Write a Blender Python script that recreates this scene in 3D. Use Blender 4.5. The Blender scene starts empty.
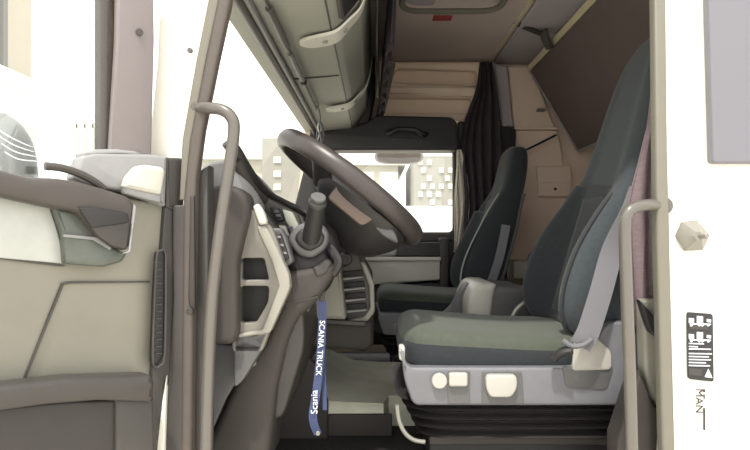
import bpy, bmesh, math, random
from mathutils import Vector, Matrix
random.seed(7)
F=600.0; CX,CY=375.0,235.0; CAMY=-1.4; CAMZ=2.1
def X(px,D): return (px-CX)/F*D
def Z(py,D): return CAMZ-(py-CY)/F*D
def P(px,py,D): return Vector((X(px,D),D+CAMY,Z(py,D)))
scn=bpy.context.scene
COL=scn.collection
# ------------------------------------------------------------------ materials
def lin(c):
    c=c/255.0
    return c/12.92 if c<=0.04045 else ((c+0.055)/1.055)**2.4
MATS={}
def mat(name,rgb,rough=0.6,metal=0.0,var=0.06,scale=30,bump=0.0,bscale=200,spec=0.5,stretch=None,coat=0,sheen=0):
    if name in MATS: return MATS[name]
    m=bpy.data.materials.new(name); m.use_nodes=True; nt=m.node_tree; b=nt.nodes['Principled BSDF']
    base=[lin(c) for c in rgb]
    tc=nt.nodes.new('ShaderNodeTexCoord'); mp=nt.nodes.new('ShaderNodeMapping')
    nt.links.new(tc.outputs['Object'],mp.inputs['Vector'])
    if stretch: mp.inputs['Scale'].default_value=stretch
    n=nt.nodes.new('ShaderNodeTexNoise'); n.inputs['Scale'].default_value=scale; n.inputs['Detail'].default_value=4
    nt.links.new(mp.outputs[0],n.inputs['Vector'])
    r=nt.nodes.new('ShaderNodeMix'); r.data_type='RGBA'
    r.inputs[6].default_value=[max(0,c*(1-var*2)) for c in base]+[1]
    r.inputs[7].default_value=[min(1,c*(1+var*2)) for c in base]+[1]
    nt.links.new(n.outputs[0],r.inputs[0]); nt.links.new(r.outputs[2],b.inputs['Base Color'])
    b.inputs['Roughness'].default_value=rough; b.inputs['Metallic'].default_value=metal
    b.inputs['Specular IOR Level'].default_value=spec
    b.inputs['Coat Weight'].default_value=coat; b.inputs['Sheen Weight'].default_value=sheen
    if bump>0:
        n2=nt.nodes.new('ShaderNodeTexNoise'); n2.inputs['Scale'].default_value=bscale; n2.inputs['Detail'].default_value=3
        nt.links.new(mp.outputs[0],n2.inputs['Vector'])
        bp=nt.nodes.new('ShaderNodeBump'); bp.inputs['Strength'].default_value=bump; bp.inputs['Distance'].default_value=0.004
        nt.links.new(n2.outputs[0],bp.inputs['Height']); nt.links.new(bp.outputs[0],b.inputs['Normal'])
    MATS[name]=m; return m
def glassmat(name,tint=(0.97,0.98,0.97),rough=0.02,gloss=0.06):
    m=bpy.data.materials.new(name); m.use_nodes=True; nt=m.node_tree; nt.nodes.clear()
    o=nt.nodes.new('ShaderNodeOutputMaterial'); t=nt.nodes.new('ShaderNodeBsdfTransparent'); g=nt.nodes.new('ShaderNodeBsdfGlossy')
    t.inputs[0].default_value=(*tint,1); g.inputs['Roughness'].default_value=rough
    mx=nt.nodes.new('ShaderNodeMixShader'); mx.inputs[0].default_value=gloss
    nt.links.new(t.outputs[0],mx.inputs[1]); nt.links.new(g.outputs[0],mx.inputs[2]); nt.links.new(mx.outputs[0],o.inputs[0])
    return m
WHITE=mat('white_cab_paint',(240,238,228),0.35,var=0.01,scale=3,coat=0.3)
CREAM=mat('cream_sealing_edge',(112,109,99),0.6,var=0.03)
SEAL=mat('rubber_door_seal',(84,77,72),0.55,var=0.05)
SEALD=mat('dark_rubber',(52,48,46),0.5)
BLACKP=mat('black_grained_plastic',(38,37,38),0.5,bump=0.15,bscale=400)
DGREY=mat('dark_grey_plastic',(62,59,57),0.5,bump=0.12,bscale=350)
DOORGREY=mat('dark_taupe_door_plastic',(70,65,62),0.45,bump=0.1,bscale=350)
MGREY=mat('mid_grey_plastic',(88,88,89),0.5,bump=0.08,bscale=350)
SEATGREY=mat('seat_base_grey_plastic',(106,107,112),0.45,bump=0.08,bscale=350)
LGREY=mat('light_grey_plastic',(138,138,139),0.45,bump=0.06,bscale=350)
DOORPAN=mat('pale_olive_door_plastic',(132,130,119),0.5,var=0.09,scale=5,bump=0.06,bscale=350)
OFFW=mat('off_white_plastic',(190,188,178),0.4,var=0.02)
STRIPE=mat('pale_dash_stripe',(142,139,130),0.4,var=0.03)
HEADGREY=mat('overhead_grey_green_plastic',(138,139,130),0.5,var=0.06,scale=5,bump=0.08,bscale=300)
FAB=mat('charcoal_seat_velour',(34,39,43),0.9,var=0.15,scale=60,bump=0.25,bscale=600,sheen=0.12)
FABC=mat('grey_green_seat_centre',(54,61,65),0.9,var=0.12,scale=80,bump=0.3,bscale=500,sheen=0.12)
FABT=mat('velour_lit_top',(70,75,66),0.9,var=0.1,scale=60,bump=0.25,bscale=600,sheen=0.15)  # same velour as the sides, light on the top put into its colour
PIPE=mat('seat_piping',(150,152,148),0.7)
BELT=mat('grey_seat_belt_webbing',(104,104,109),0.75,var=0.05,scale=300,bump=0.2,bscale=900)
CURT=mat('dark_curtain_cloth',(48,42,48),0.95,var=0.15,scale=40,bump=0.2)
PURPLE=mat('purple_grey_bedding',(120,106,110),0.95,var=0.12,scale=50,bump=0.5,bscale=120,stretch=(1,1,4))
WHITECLOTH=mat('pale_net_cloth',(196,190,176),0.9,var=0.15,scale=90)
PEACH=mat('beige_wall_lining',(226,207,190),0.8,var=0.04,scale=4,bump=0.1,bscale=200)
CEIL=mat('grey_beige_headlining',(188,175,170),0.9,var=0.04,scale=5,bump=0.15,bscale=300)
CEILB=mat('grey_headlining_rear',(172,166,171),0.9,var=0.04,scale=5,bump=0.15,bscale=300)
BUNK=mat('brown_grey_bunk_board',(92,80,78),0.75,var=0.07,scale=8,bump=0.1)
ALU=mat('cream_aluminium_rail',(205,196,165),0.35,metal=0.2,var=0.03)
STEEL=mat('brushed_steel',(135,133,126),0.4,metal=0.3,var=0.04)
HANDLE=mat('grey_painted_handle',(92,88,83),0.35,var=0.03,coat=0.3)
FLOORM=mat('black_floor_mat',(44,43,42),0.85,var=0.2,scale=90,bump=0.8,bscale=160)
TUNNEL=mat('grey_vinyl_tunnel_cover',(208,208,190),0.75,var=0.1,scale=12,bump=0.15)  # brightened beyond the vinyl's own grey, in place of light on it
FOOT=mat('dark_brown_grey_trim',(58,54,51),0.7,var=0.07,scale=9,bump=0.1)
KNOB=mat('pale_control_plastic',(168,166,160),0.4,var=.02)
RUB=mat('black_bellows_rubber',(48,46,46),0.28,var=0.1)
BLK=mat('deep_black',(14,14,15),0.6)
NAVY=mat('navy_reflection_glass',(28,34,60),0.2)
RED=mat('red_label',(150,38,34),0.5)
BLUE=mat('blue_lanyard_ribbon',(58,68,104),0.7,var=0.25,scale=160)
LETTER=mat('white_lettering',(225,228,235),0.6,var=0.01)
GREYLET=mat('grey_lettering',(60,58,56),0.6,var=0.01)
DECAL=mat('black_decal_film',(38,38,42),0.35,var=0.02)
BLUEGREY=mat('blue_grey_side_panel',(112,112,120),0.5,var=0.02,scale=4)
SCREEN=mat('brown_grey_wheel_insert',(98,82,74),0.3,var=0.05)
RIM=mat('dark_wheel_leather',(62,57,56),0.38,bump=0.06,bscale=500)
GAUGE=mat('pale_gauge_face',(180,180,168),0.4)
CONC=mat('pale_concrete_yard',(205,200,188),0.9,var=0.06,scale=0.6,bump=0.1,bscale=20)
WALLB=mat('pale_building_render',(190,188,176),0.9,var=0.03,scale=2)  # pale tone puts the haze over the outside buildings into the colour
WALLG=mat('grey_building_render',(146,145,139),0.9,var=0.05,scale=2)
WALLD=mat('dark_cladding_panel',(104,104,100),0.8,var=0.05)
ROOFB=mat('pale_roof_sheet',(170,170,160),0.8,var=0.04)
WINP=mat('white_window_panel',(235,235,228),0.4,var=0.01)
PLASTIC=glassmat('clear_crinkled_film',(0.9,0.93,0.92),0.15,0.16)
GLASS=glassmat('window_glass')
SMOKE=mat('worn_green_grey_film',(86,91,85),0.3,var=0.2,scale=25,bump=0.3,bscale=40)
# ------------------------------------------------------------------ object helpers
def tag(o,label=None,cat=None,group=None,kind=None):
    if label: o['label']=label
    if cat: o['category']=cat
    if group: o['group']=group
    if kind: o['kind']=kind
    return o
def thing(name,label,cat,loc=(0,0,0),group=None):
    o=bpy.data.objects.new(name,None); COL.objects.link(o); o.location=loc; o.empty_display_size=0.1
    return tag(o,label,cat,group)
def link(name,me,m,parent=None,smooth=True,label=None):
    me.materials.clear(); me.materials.append(m)
    if smooth:
        for p in me.polygons: p.use_smooth=True
        try: me.set_sharp_from_angle(angle=math.radians(38))
        except Exception: pass
    o=bpy.data.objects.new(name,me); COL.objects.link(o)
    if parent is not None:
        o.parent=parent
        r=parent; off=Vector((0,0,0))
        while r is not None: off+=Vector(r.location); r=r.parent
        o.location=-off
    if label: o['label']=label
    return o
def mesh(name,V,Fc,m,parent=None,smooth=True,label=None,solid=0,sub=0,bev=0):
    me=bpy.data.meshes.new(name); me.from_pydata([tuple(v) for v in V],[],Fc); me.update()
    bm=bmesh.new(); bm.from_mesh(me); bmesh.ops.recalc_face_normals(bm,faces=bm.faces); bm.to_mesh(me); bm.free()
    o=link(name,me,m,parent,smooth,label)
    if solid:
        s=o.modifiers.new('s','SOLIDIFY'); s.thickness=solid; s.offset=0
    if bev:
        s=o.modifiers.new('b','BEVEL'); s.width=bev; s.segments=3; s.limit_method='ANGLE'
    if sub:
        s=o.modifiers.new('u','SUBSURF'); s.levels=sub; s.render_levels=sub
    return o
def fillet(pts,r,n=5):
    out=[]; N=len(pts)
    for i in range(N):
        a=Vector(pts[i-1]); b=Vector(pts[i]); c=Vector(pts[(i+1)%N])
        la=(a-b).length; lc=(c-b).length; rr=min(r,la*0.48,lc*0.48)
        if rr<1e-6: out.append(tuple(b)); continue
        p=b+(a-b)/la*rr; q=b+(c-b)/lc*rr
        for k in range(n+1):
            t=k/n; out.append(tuple(p*(1-t)**2+b*2*t*(1-t)+q*t*t))
    return out
def cr(pts,n=8,closed=False):
    pts=[Vector(p) for p in pts]; N=len(pts); out=[]
    rng=range(N) if closed else range(N-1)
    for i in rng:
        if closed: p0,p1,p2,p3=pts[i-1],pts[i],pts[(i+1)%N],pts[(i+2)%N]
        else: p0,p1,p2,p3=pts[max(0,i-1)],pts[i],pts[i+1],pts[min(N-1,i+2)]
        for k in range(n):
            t=k/n
            out.append(0.5*((2*p1)+(-p0+p2)*t+(2*p0-5*p1+4*p2-p3)*t*t+(-p0+3*p1-3*p2+p3)*t**3))
    if not closed: out.append(pts[-1])
    return out
def plate3(name,outs,O,u,v,thick,m,parent=None,bev=0.0,label=None):
    """outlines (first = outer, rest = holes) in the u,v plane at O, extruded by thick along -(u x v)."""
    O=Vector(O); u=Vector(u).normalized(); v=Vector(v).normalized(); w=u.cross(v)
    cu=bpy.data.curves.new(name+'_c','CURVE'); cu.dimensions='2D'; cu.fill_mode='BOTH'
    bv=min(bev,thick*0.45)
    cu.extrude=max(1e-5,thick/2-bv); cu.bevel_depth=bv; cu.bevel_resolution=2; cu.offset=-bv
    for pts in outs:
        s=cu.splines.new('POLY'); s.points.add(len(pts)-1)
        for i,p in enumerate(pts): s.points[i].co=(p[0],p[1],0,1)
        s.use_cyclic_u=True
    ob=bpy.data.objects.new(name+'_t',cu); COL.objects.link(ob)
    dg=bpy.context.evaluated_depsgraph_get(); dg.update()
    me=bpy.data.meshes.new_from_object(ob.evaluated_get(dg)); bpy.data.objects.remove(ob); bpy.data.curves.remove(cu)
    M=Matrix(((u.x,v.x,w.x,0),(u.y,v.y,w.y,0),(u.z,v.z,w.z,0),(0,0,0,1)))
    M=Matrix.Translation(O-w*thick/2)@M
    me.transform(M); me.name=name
    bm=bmesh.new(); bm.from_mesh(me); bmesh.ops.remove_doubles(bm,verts=bm.verts,dist=1e-6); bmesh.ops.recalc_face_normals(bm,faces=bm.faces); bm.to_mesh(me); bm.free()
    return link(name,me,m,parent,True,label)
def plate(name,pts,D,thick,m,parent=None,bev=0.004,r=0,holes=(),label=None):
    """outline traced at distance D, facing the open door, thickness going deeper into the cab"""
    def cv(pp,rr):
        q=[(X(a,D),Z(b,D)) for a,b in pp]
        return fillet(q,rr*D/F) if rr else q
    outs=[cv(pts,r)]+[cv(h,hr) for h,hr in holes]
    return plate3(name,outs,(0,D+CAMY,0),(1,0,0),(0,0,1),thick,m,parent,bev,label)
def sweep(path,ring,up=Vector((0,0,1)),scales=None,closed=False):
    V=[];Fc=[];n=len(ring);N=len(path)
    prev=None
    for i,p in enumerate(path):
        a=path[i-1] if (i>0 or closed) else path[i]; b=path[(i+1)%N] if (i<N-1 or closed) else path[i]
        t=(b-a).normalized()
        if prev is None:
            s=t.cross(up); 
            if s.length<1e-3: s=t.cross(Vector((1,0,0)))
            s.normalize()
        else:
            s=prev-t*prev.dot(t); s.normalize()
        prev=s; q=s.cross(t)
        k=scales[i] if scales else 1
        for (c,d) in ring: V.append(p+s*c*k+q*d*k)
    M=N if closed else N-1
    for i in range(M):
        for j in range(n):
            a=i*n+j;b=i*n+(j+1)%n;c=((i+1)%N)*n+(j+1)%n;d=((i+1)%N)*n+j
            Fc.append((a,b,c,d))
    if not closed:
        Fc.append(tuple(range(n-1,-1,-1))); Fc.append(tuple((N-1)*n+j for j in range(n)))
    return V,Fc
def circ(r,n=12,sx=1,sy=1): return [(math.cos(2*math.pi*k/n)*r*sx,math.sin(2*math.pi*k/n)*r*sy) for k in range(n)]
def tube(name,pts,r,m,parent=None,smooth=6,n=12,label=None,sx=1,sy=1,closed=False,up=Vector((0,0,1))):
    path=cr(pts,smooth,closed) if smooth else [Vector(p) for p in pts]
    V,Fc=sweep(path,circ(r,n,sx,sy),up=up,closed=closed); return mesh(name,V,Fc,m,parent,label=label)
def ribbon(name,pts,w,t,m,parent=None,up=Vector((0,0,1)),smooth=6,label=None):
    path=cr(pts,smooth) if smooth else [Vector(p) for p in pts]
    ring=[(-w/2,-t/2),(w/2,-t/2),(w/2,t/2),(-w/2,t/2)]
    V,Fc=sweep(path,ring,up=up); return mesh(name,V,Fc,m,parent,label=label)
def loft(name,rings,m,parent=None,label=None,sub=0,cap=True):
    V=[];Fc=[];n=len(rings[0])
    for r in rings: V+=[Vector(p) for p in r]
    for i in range(len(rings)-1):
        for j in range(n):
            Fc.append((i*n+j,i*n+(j+1)%n,(i+1)*n+(j+1)%n,(i+1)*n+j))
    if cap:
        for base,rv in ((0,True),((len(rings)-1)*n,False)):
            c=sum((V[base+j] for j in range(n)),Vector())/n; V.append(c); ci=len(V)-1
            for j in range(n): Fc.append((base+j,base+(j+1)%n,ci))
    return mesh(name,V,Fc,m,parent,label=label,sub=sub)
def se(n,e=4):
    out=[]
    for k in range(n):
        a=2*math.pi*k/n; c,s=math.cos(a),math.sin(a)
        out.append((math.copysign(abs(c)**(2/e),c),math.copysign(abs(s)**(2/e),s)))
    return out
def box(name,a,b,m,parent=None,bev=0.004,label=None):
    a=Vector(a);b=Vector(b)
    lo=Vector([min(a[i],b[i]) for i in range(3)]);hi=Vector([max(a[i],b[i]) for i in range(3)])
    bm=bmesh.new(); bmesh.ops.create_cube(bm,size=1)
    for v in bm.verts: v.co=Vector([(lo[i]+hi[i])/2+v.co[i]*(hi[i]-lo[i]) for i in range(3)])
    if bev:
        bv=min(bev,min(hi-lo)*0.45)
        bmesh.ops.bevel(bm,geom=list(bm.edges),offset=bv,segments=3,profile=0.5,affect='EDGES')
    me=bpy.data.meshes.new(name); bm.to_mesh(me); bm.free()
    return link(name,me,m,parent,True,label)
def join_into(name,objs,m,parent=None,label=None):
    """merge freshly built pieces of ONE part into one mesh"""
    bm=bmesh.new(); dg=bpy.context.evaluated_depsgraph_get(); dg.update()
    for o in objs:
        me=bpy.data.meshes.new_from_object(o.evaluated_get(dg)); me.transform(Matrix.Translation(o.location)); bm.from_mesh(me); bpy.data.meshes.remove(me)
    for o in objs: bpy.data.objects.remove(o)
    me=bpy.data.meshes.new(name); bm.to_mesh(me); bm.free()
    return link(name,me,m,parent,True,label)
def disc(name,c,axis,r,h,m,parent=None,n=28,bev=0.15,label=None,sx=1,sy=1,r2=None):
    c=Vector(c);axis=Vector(axis).normalized(); q=axis.to_track_quat('Z','Y').to_matrix()
    if r2 is None:r2=r
    b=bev*min(r,h); prof=[(r-b,0),(r,b),(r2,h-b),(r2-b,h)]
    rings=[[c+q@Vector((math.cos(2*math.pi*k/n)*rr*sx,math.sin(2*math.pi*k/n)*rr*sy,hh)) for k in range(n)] for rr,hh in prof]
    return loft(name,rings,m,parent,label)
def text(name,s,c,u,v,size,m,parent=None,ext=0.0006,label=None):
    cu=bpy.data.curves.new(name,'FONT'); cu.body=s; cu.size=size; cu.extrude=ext; cu.align_x='CENTER'; cu.align_y='CENTER'; cu.resolution_u=3
    ob=bpy.data.objects.new(name,cu); COL.objects.link(ob); dg=bpy.context.evaluated_depsgraph_get(); dg.update()
    me=bpy.data.meshes.new_from_object(ob.evaluated_get(dg)); bpy.data.objects.remove(ob); bpy.data.curves.remove(cu)
    u=Vector(u).normalized();v=Vector(v).normalized();w=u.cross(v)
    me.transform(Matrix.Translation(Vector(c))@Matrix(((u.x,v.x,w.x,0),(u.y,v.y,w.y,0),(u.z,v.z,w.z,0),(0,0,0,1))))
    return link(name,me,m,parent,False,label)
def struct(o): o['kind']='structure'; return o

# ------------------------------------------------------------------ setting: cab shell
R=3.6                        # distance of the far (passenger side) wall lining
YR=R+CAMY
# near side wall with the door opening; front edge follows the raked windscreen pillar
D0=1.40
outer=[(-0.700,0.75),(1.7,0.75),(1.7,3.35),(-0.335,3.35),(X(160,D0),Z(-20,D0)),(X(157,D0),Z(60,D0)),(X(148,D0),Z(150,D0)),(X(140,D0),Z(300,D0))]
hole=fillet([(X(238,D0),3.02),(X(224,D0),Z(0,D0)),(X(190,D0),Z(150,D0)),(X(184,D0),Z(230,D0)),(X(184,D0),1.38),(X(664,D0),1.38),(X(668,D0),1.8),(X(655,D0),3.02)],0.03)
struct(plate3('wall_left',[outer,hole],(0,D0+CAMY,0),(1,0,0),(0,0,1),0.05,WHITE,None,0.006))
struct(box('wall_back',(1.36,0.05,1.2),(1.40,YR+.06,3.3),PEACH,None,0))
struct(box('floor',(-0.60,0.05,1.35),(1.36,YR,1.398),FLOORM,None,0))
# far wall with the passenger door opening
outer=[(-0.60,1.2),(1.36,1.2),(1.36,3.3),(-0.42,3.3),(-0.42,2.7)]
hole=[(-0.40,1.45),(0.50,1.45),(0.50,2.72),(-0.36,2.72)]
struct(plate3('wall_right',[outer,hole],(0,YR,0),(1,0,0),(0,0,1),0.06,PEACH,None,0))
struct(box('wall_front',(-0.66,0.05,1.2),(-0.60,YR,1.93),BLACKP,None,0))
# ceiling: front lining with the roof hatch opening, rear lining beyond the trim seam
ZC=3.14
def ceilplate(name,outs,m): return plate3(name,outs,(0,0,ZC),(1,0,0),(0,1,0),-0.0,m)
hx0,hx1,hy0,hy1=0.13,0.56,0.55,1.36
c=plate3('ceiling',[[(-0.45,0.05),(1.36,0.05),(1.36,YR),(-0.45,YR)],fillet([(hx0,hy0),(hx1,hy0),(hx1,hy1),(hx0,hy1)],0.09)],(0,0,ZC+0.05),(1,0,0),(0,1,0),0.05,CEIL,None,0.0)
struct(c)
struct(box('trim_1',(0.684,0.06,ZC-0.012),(0.702,YR-.01,ZC+.01),ALU,None,0.003))        # seam strip on the ceiling
rear=box('ceiling',(0.71,0.06,ZC-0.02),(1.34,YR-.01,ZC-.001),CEILB,None,0.006); struct(rear)
# roof outer skin
struct(box('ceiling',(-0.34,0.0,3.34),(1.7,YR+.1,3.38),WHITE,None,0.01))
# sleeper-side exterior dark panel on the near wall
o=plate('side_panel',[(707,-60),(830,-60),(830,163),(713,163)],1.37,0.025,BLUEGREY,None,0.004,4)
tag(o,'blue grey flat panel at the top right of the white cab side','panel')
o=plate('door_seal',[(654,-40),(666,-40),(668,150),(676,470),(663,470),(657,240)],1.365,0.03,CREAM,None,0.006)
tag(o,'cream rubber edge strip running down the white rear door pillar','seal')
# front pillar trim + seal
o=thing('front_pillar_trim','grey brown trim and rubber seal along the front door pillar behind the hinged door edge','pillar trim',P(200,300,1.39))
plate('seal',[(221,-40),(234,-40),(230,0),(217,60),(203,130),(196,180),(193,300),(191,480),(180,480),(182,300),(183,200),(189,140),(205,60),(217,0)],1.37,0.035,SEAL,o,0.008)
plate('seal_flange',[(213,-40),(223,-40),(219,0),(206,60),(191,140),(185,200),(179,200),(182,140),(196,60),(208,0)],1.375,.02,CREAM,o,0.004)
plate('inner_trim',[(196,172),(208,165),(208,480),(188,480),(190,300)],1.40,0.06,DGREY,o,0.01)
plate('edge_lip',[(190,196),(194,196),(195,310),(191,312),(188,300)],1.362,0.012,SEALD,o,0.003)
plate('lower_cover',[(172,205),(190,205),(190,480),(163,480),(168,380),(173,300)],1.375,.02,DGREY,o,.004,3)
disc('clip',P(191,311,1.36),(0,-1,0),0.008,0.012,SEALD,o)
# screw plug on white pillar
o=disc('screw_plug',P(190.5,51,1.395),(0,-1,0),0.006,0.008,MGREY); tag(o,'small grey screw plug on the white windscreen pillar','screw plug')
# door striker knob
o=thing('door_striker','grey faceted door striker cone bolted on the white rear pillar','door striker',P(692,236,1.39))
V=[];c0=P(692,236,1.395)
ring=[(-17,0),(-11,-14),(4,-16),(17,-1),(10,14),(-8,15)]
rings=[[c0+Vector((a*s*1.39/F,-h,-b*s*1.39/F)) for a,b in ring] for s,h in ((1,0),(1,0.004),(0.55,0.02),(0.28,0.03))]
loft('mount',rings,STEEL,o); disc('pin',c0+Vector((0.004,-0.028,0)),(0.3,-1,0),0.006,0.02,STEEL,o)
# decal
dD=1.393
o=thing('safety_decal','black safety decal with white truck pictograms and lines of text on the rear pillar','sticker',P(700,346,dD))
plate('sheet',[(687,312),(713,314),(714,382),(688,379)],dD-0.004,0.004,DECAL,o,0.0005,3)
def bx2(x0,y0,x1,y1): 
    return plate('line',[(x0,y0),(x1,y0+0.4),(x1,y1+0.4),(x0,y1)],dD-0.0055,0.0016,LETTER,None,0)
ps=[]
for yy in (316,332):
    ps+=[bx2(689,yy+2,694,yy+7),bx2(697,yy,703,yy+7),bx2(690,yy+7.4,711,yy+8.6),bx2(707,yy+3,711,yy+6)]
    for xx in (691,699,702,708): ps.append(disc('w',P(xx,yy+9,dD-0.006),(0,-1,0),0.003,0.0016,LETTER))
join_into('truck_pictogram',ps,LETTER,o)
ps=[]
for i,yy in enumerate((343,346,348.5,353,356,359,362,365)): ps.append(bx2(689,yy,(704,698,711,712,709,711,706,710)[i],yy+1))
join_into('text_line',ps,LETTER,o)
bm_=plate('caption_box',[(689,325),(708,325.5),(708,329.5),(689,329)],dD-0.0055,0.0016,GREYLET,o,0)
bm_=plate('caption_box',[(689,368),(702,369),(702,376),(689,375)],dD-0.0055,0.0016,GREYLET,o,0)
plate('warning_triangle',[(705,377),(708.5,369),(712.5,378)],dD-0.0055,0.0016,LETTER,o,0)
# maker's plate
o=thing('maker_plate','pale grey printed plate with sideways lettering below the black decal','plate',P(700,408,dD))
plate('sheet',[(694.5,386),(707,387),(707,434),(695,433)],dD-0.003,0.003,WHITE,o,0.0005,1)
text('lettering','MAN',P(699,401,dD-0.0055),(0,0,-1),(1,0,0),0.026,GREYLET,o)
ps=[]
for a,b,c_,d in ((703.2,389,705.5,392),(703.8,394,705,399),(703.5,408,705.5,430)): ps.append(bx2(a,b,c_,d))
join_into('text_line',ps,GREYLET,o)

# ------------------------------------------------------------------ windows
w=mesh('window_1',[(-0.36,0.07,2.70),(-0.36,YR-.05,2.70),(-0.60,YR-.05,1.94),(-0.60,0.07,1.94)],[(0,1,2,3)],GLASS,None,False); struct(w)
# roof header above windscreen, closes the shell in front
struct(box('wall_front',(-0.42,0.05,2.72),(-0.36,YR,3.35),HEADGREY,None,0))
# far windscreen pillar
o=plate('windscreen_pillar',[(312,118),(334,118),(334,236),(288,236),(296,200),(306,160)],3.47,0.06,BLACKP,None,0.01)
tag(o,'black far windscreen pillar beside the passenger window','pillar')

# ------------------------------------------------------------------ passenger door
pd=thing('passenger_door','closed passenger door with large window, black frame and white lower panel','door',(0.05,YR-.06,1.45))
DP=3.52
pwf=plate('window_frame',[(322,139),(462,139),(464,300),(318,300),(314,225),(322,160)],3.50,0.05,BLACKP,pd,0.01,4,holes=[([(332,149),(453,149),(453,232),(330,232),(318,226),(322,165)],5)])
mesh('window_glass',[P(310,140,DP+.03),P(458,140,DP+.03),P(458,236,DP+.03),P(310,236,DP+.03)],[(0,1,2,3)],GLASS,pwf,False)
plate('window_sill',[(330,233),(456,233),(456,241),(330,243)],DP-.03,0.05,DGREY,pd,0.008)
plate('upper_panel',[(392,243),(442,242),(443,257),(388,257)],3.40,0.10,BLACKP,pd,0.01,2)
plate('white_panel',[(358,259),(440,257),(441,280),(400,283),(362,286)],3.38,0.12,OFFW,pd,0.01,3)
box('panel_lip',P(358,257,3.36),P(440,260.5,3.40),OFFW,pd,0.003)
plate('rear_edge',[(440,238),(450,238),(449,300),(440,300)],3.36,0.14,BLACKP,pd,0.008,2)
plate('lower_panel',[(330,286),(440,282),(450,300),(450,345),(330,345)],3.42,0.1,BLACKP,pd,0.01)
# door closer grab panel above passenger window (storage box)
o=thing('overdoor_trim','black trim box with recessed grab handle above the passenger window','trim box',P(410,140,3.45))
plate('housing',[(318,150),(322,132),(366,122),(376,115),(452,117),(457,122),(459,144),(458,150)],3.38,0.16,BLACKP,o,0.012,4)
plate('handle_recess',[(386,129),(425,130),(425,138),(387,137)],3.375,0.012,BLK,o,0.003,2)
tube('grab_handle',[P(386,133,3.37),P(390,133,3.345),P(397,129.5,3.34),(P(406,129,3.34)),P(416,130,3.34),P(422,134,3.345),P(427,134,3.37)],0.013,BLACKP,o)
o=plate('pillar_trim',[(458,121),(516,126),(516,152),(510,240),(458,240)],3.50,0.06,BLACKP,None,0.01,3)
tag(o,'black trim on the rear pillar behind the passenger seat headrest','pillar trim')

# far wall mouldings
o=thing('wall_lining','pinkish beige moulded lining with two shallow recesses above the passenger door','wall panel',P(430,90,3.55))
plate('moulding',[(390,62),(485,62),(482,121),(376,121)],3.53,0.06,PEACH,o,0.01,0,holes=[([(396,68),(478,70),(478,86),(392,83)],5),([(385,97),(472,98),(470,113),(383,113)],3)])
plate('ledge',[(388,86),(482,87),(482,96),(385,95)],3.50,0.05,PEACH,o,0.012,2)
plate('corner_rib',[(389,62),(396,62),(385,112),(375,118)],3.48,0.06,CREAM,o,0.01,2)
o=thing('rear_wall_lining','beige moulded rear side lining with ribs beside the folded upper bunk','wall panel',P(510,100,3.55))
plate('rib',[(492,62),(508,66),(514,128),(502,128)],3.50,0.08,CEILB,o,0.015,2)
plate('shelf',[(508,66),(531,66),(560,140),(575,260),(508,260),(514,128)],3.55,0.04,PEACH,o,0.008,3)
box('ledge',P(512,127,3.50),P(556,131,3.55),PEACH,o,0.004)
box('clip',P(538,108,3.49),P(544,112,3.53),CREAM,o,0.004)
# locker lid
o=thing('wall_locker','small beige locker lid with latch on the far side wall behind the seats','locker',P(552,180,3.52))
plate('lid',[(537,166),(571,166),(571,197),(539,197)],3.52,0.02,PEACH,o,0.004,2)
plate('latch_plate',[(539,182),(570,182),(570,196),(540,196)],3.508,0.012,PEACH,o,0.003,2)
disc('latch',P(555,189,3.506),(0,-1,0),0.008,0.01,DGREY,o)

# ------------------------------------------------------------------ ceiling hatch and label
o=thing('roof_hatch','rounded roof hatch with pale rim and dark glass in the ceiling','roof hatch',((hx0+hx1)/2,0.95,ZC))
rp=[Vector((p[0],p[1],ZC-0.006)) for p in fillet([(hx0-.01,hy0-.01),(hx1+.01,hy0-.01),(hx1+.01,hy1+.01),(hx0-.01,hy1+.01)],0.1,6)]
tube('rim',rp,0.014,CREAM,o,0,10,closed=True)
box('hatch_glass',(hx0-.03,hy0-.03,ZC+.055),(hx1+.03,hy1+.03,ZC+.07),NAVY,o,0.004)
box('blind_bar',(hx0+.09,hy0,ZC+.02),(hx0+.12,hy1,ZC+.05),DGREY,o,0.006)
plate3('lining_panel',[fillet([(hx0-.015,hy1-.14),(hx0+.14,hy1-.14),(hx0+.14,hy1),(hx0-.015,hy1)],0.02)],(0,0,ZC+.03),(1,0,0),(0,1,0),0.015,CEILB,o,0.003)
o=box('red_tag',(X(433,2.86),2.84+CAMY,ZC-.006),(X(452,2.86),2.90+CAMY,ZC-.0005),RED,None,0.001); tag(o,'small red label stuck on the ceiling beside the roof hatch','label')

# ------------------------------------------------------------------ overhead storage above the windscreen
oh=thing('overhead_locker','grey green overhead locker running along the top of the windscreen','overhead locker',(-0.2,1.2,2.75))
ya,yb=0.06,2.0
def yprof(name,prof,m,parent,y0=ya,y1=yb,bev=0.006,r=0.01,label=None):
    # profile in X,Z extruded along the cab width
    return plate3(name,[fillet(prof,r)],(0,y0,0),(1,0,0),(0,0,1),(y1-y0),m,parent,bev,label)
prof=[(-0.335,2.685),(-0.13,2.70),(-0.105,2.72),(-0.045,2.80),(-0.02,3.05),(-0.02,3.12),(-0.36,3.12),(-0.36,2.72)]
yprof('body',prof,HEADGREY,oh)
tube('front_lip',[(-0.342,ya,2.688),(-0.342,yb,2.688)],0.014,DGREY,oh,0)
tube('front_lip',[(-0.312,ya,2.682),(-0.312,yb,2.682)],0.008,MGREY,oh,0)
tube('fold_seam',[(-0.128,ya,2.702),(-0.128,yb,2.702)],0.003,DGREY,oh,0)
for yc in (0.85,):
    tube('cross_seam',[(-0.32,yc,2.684),(-0.20,yc,2.694),(-0.135,yc,2.70)],0.004,SEALD,oh,0)
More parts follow.
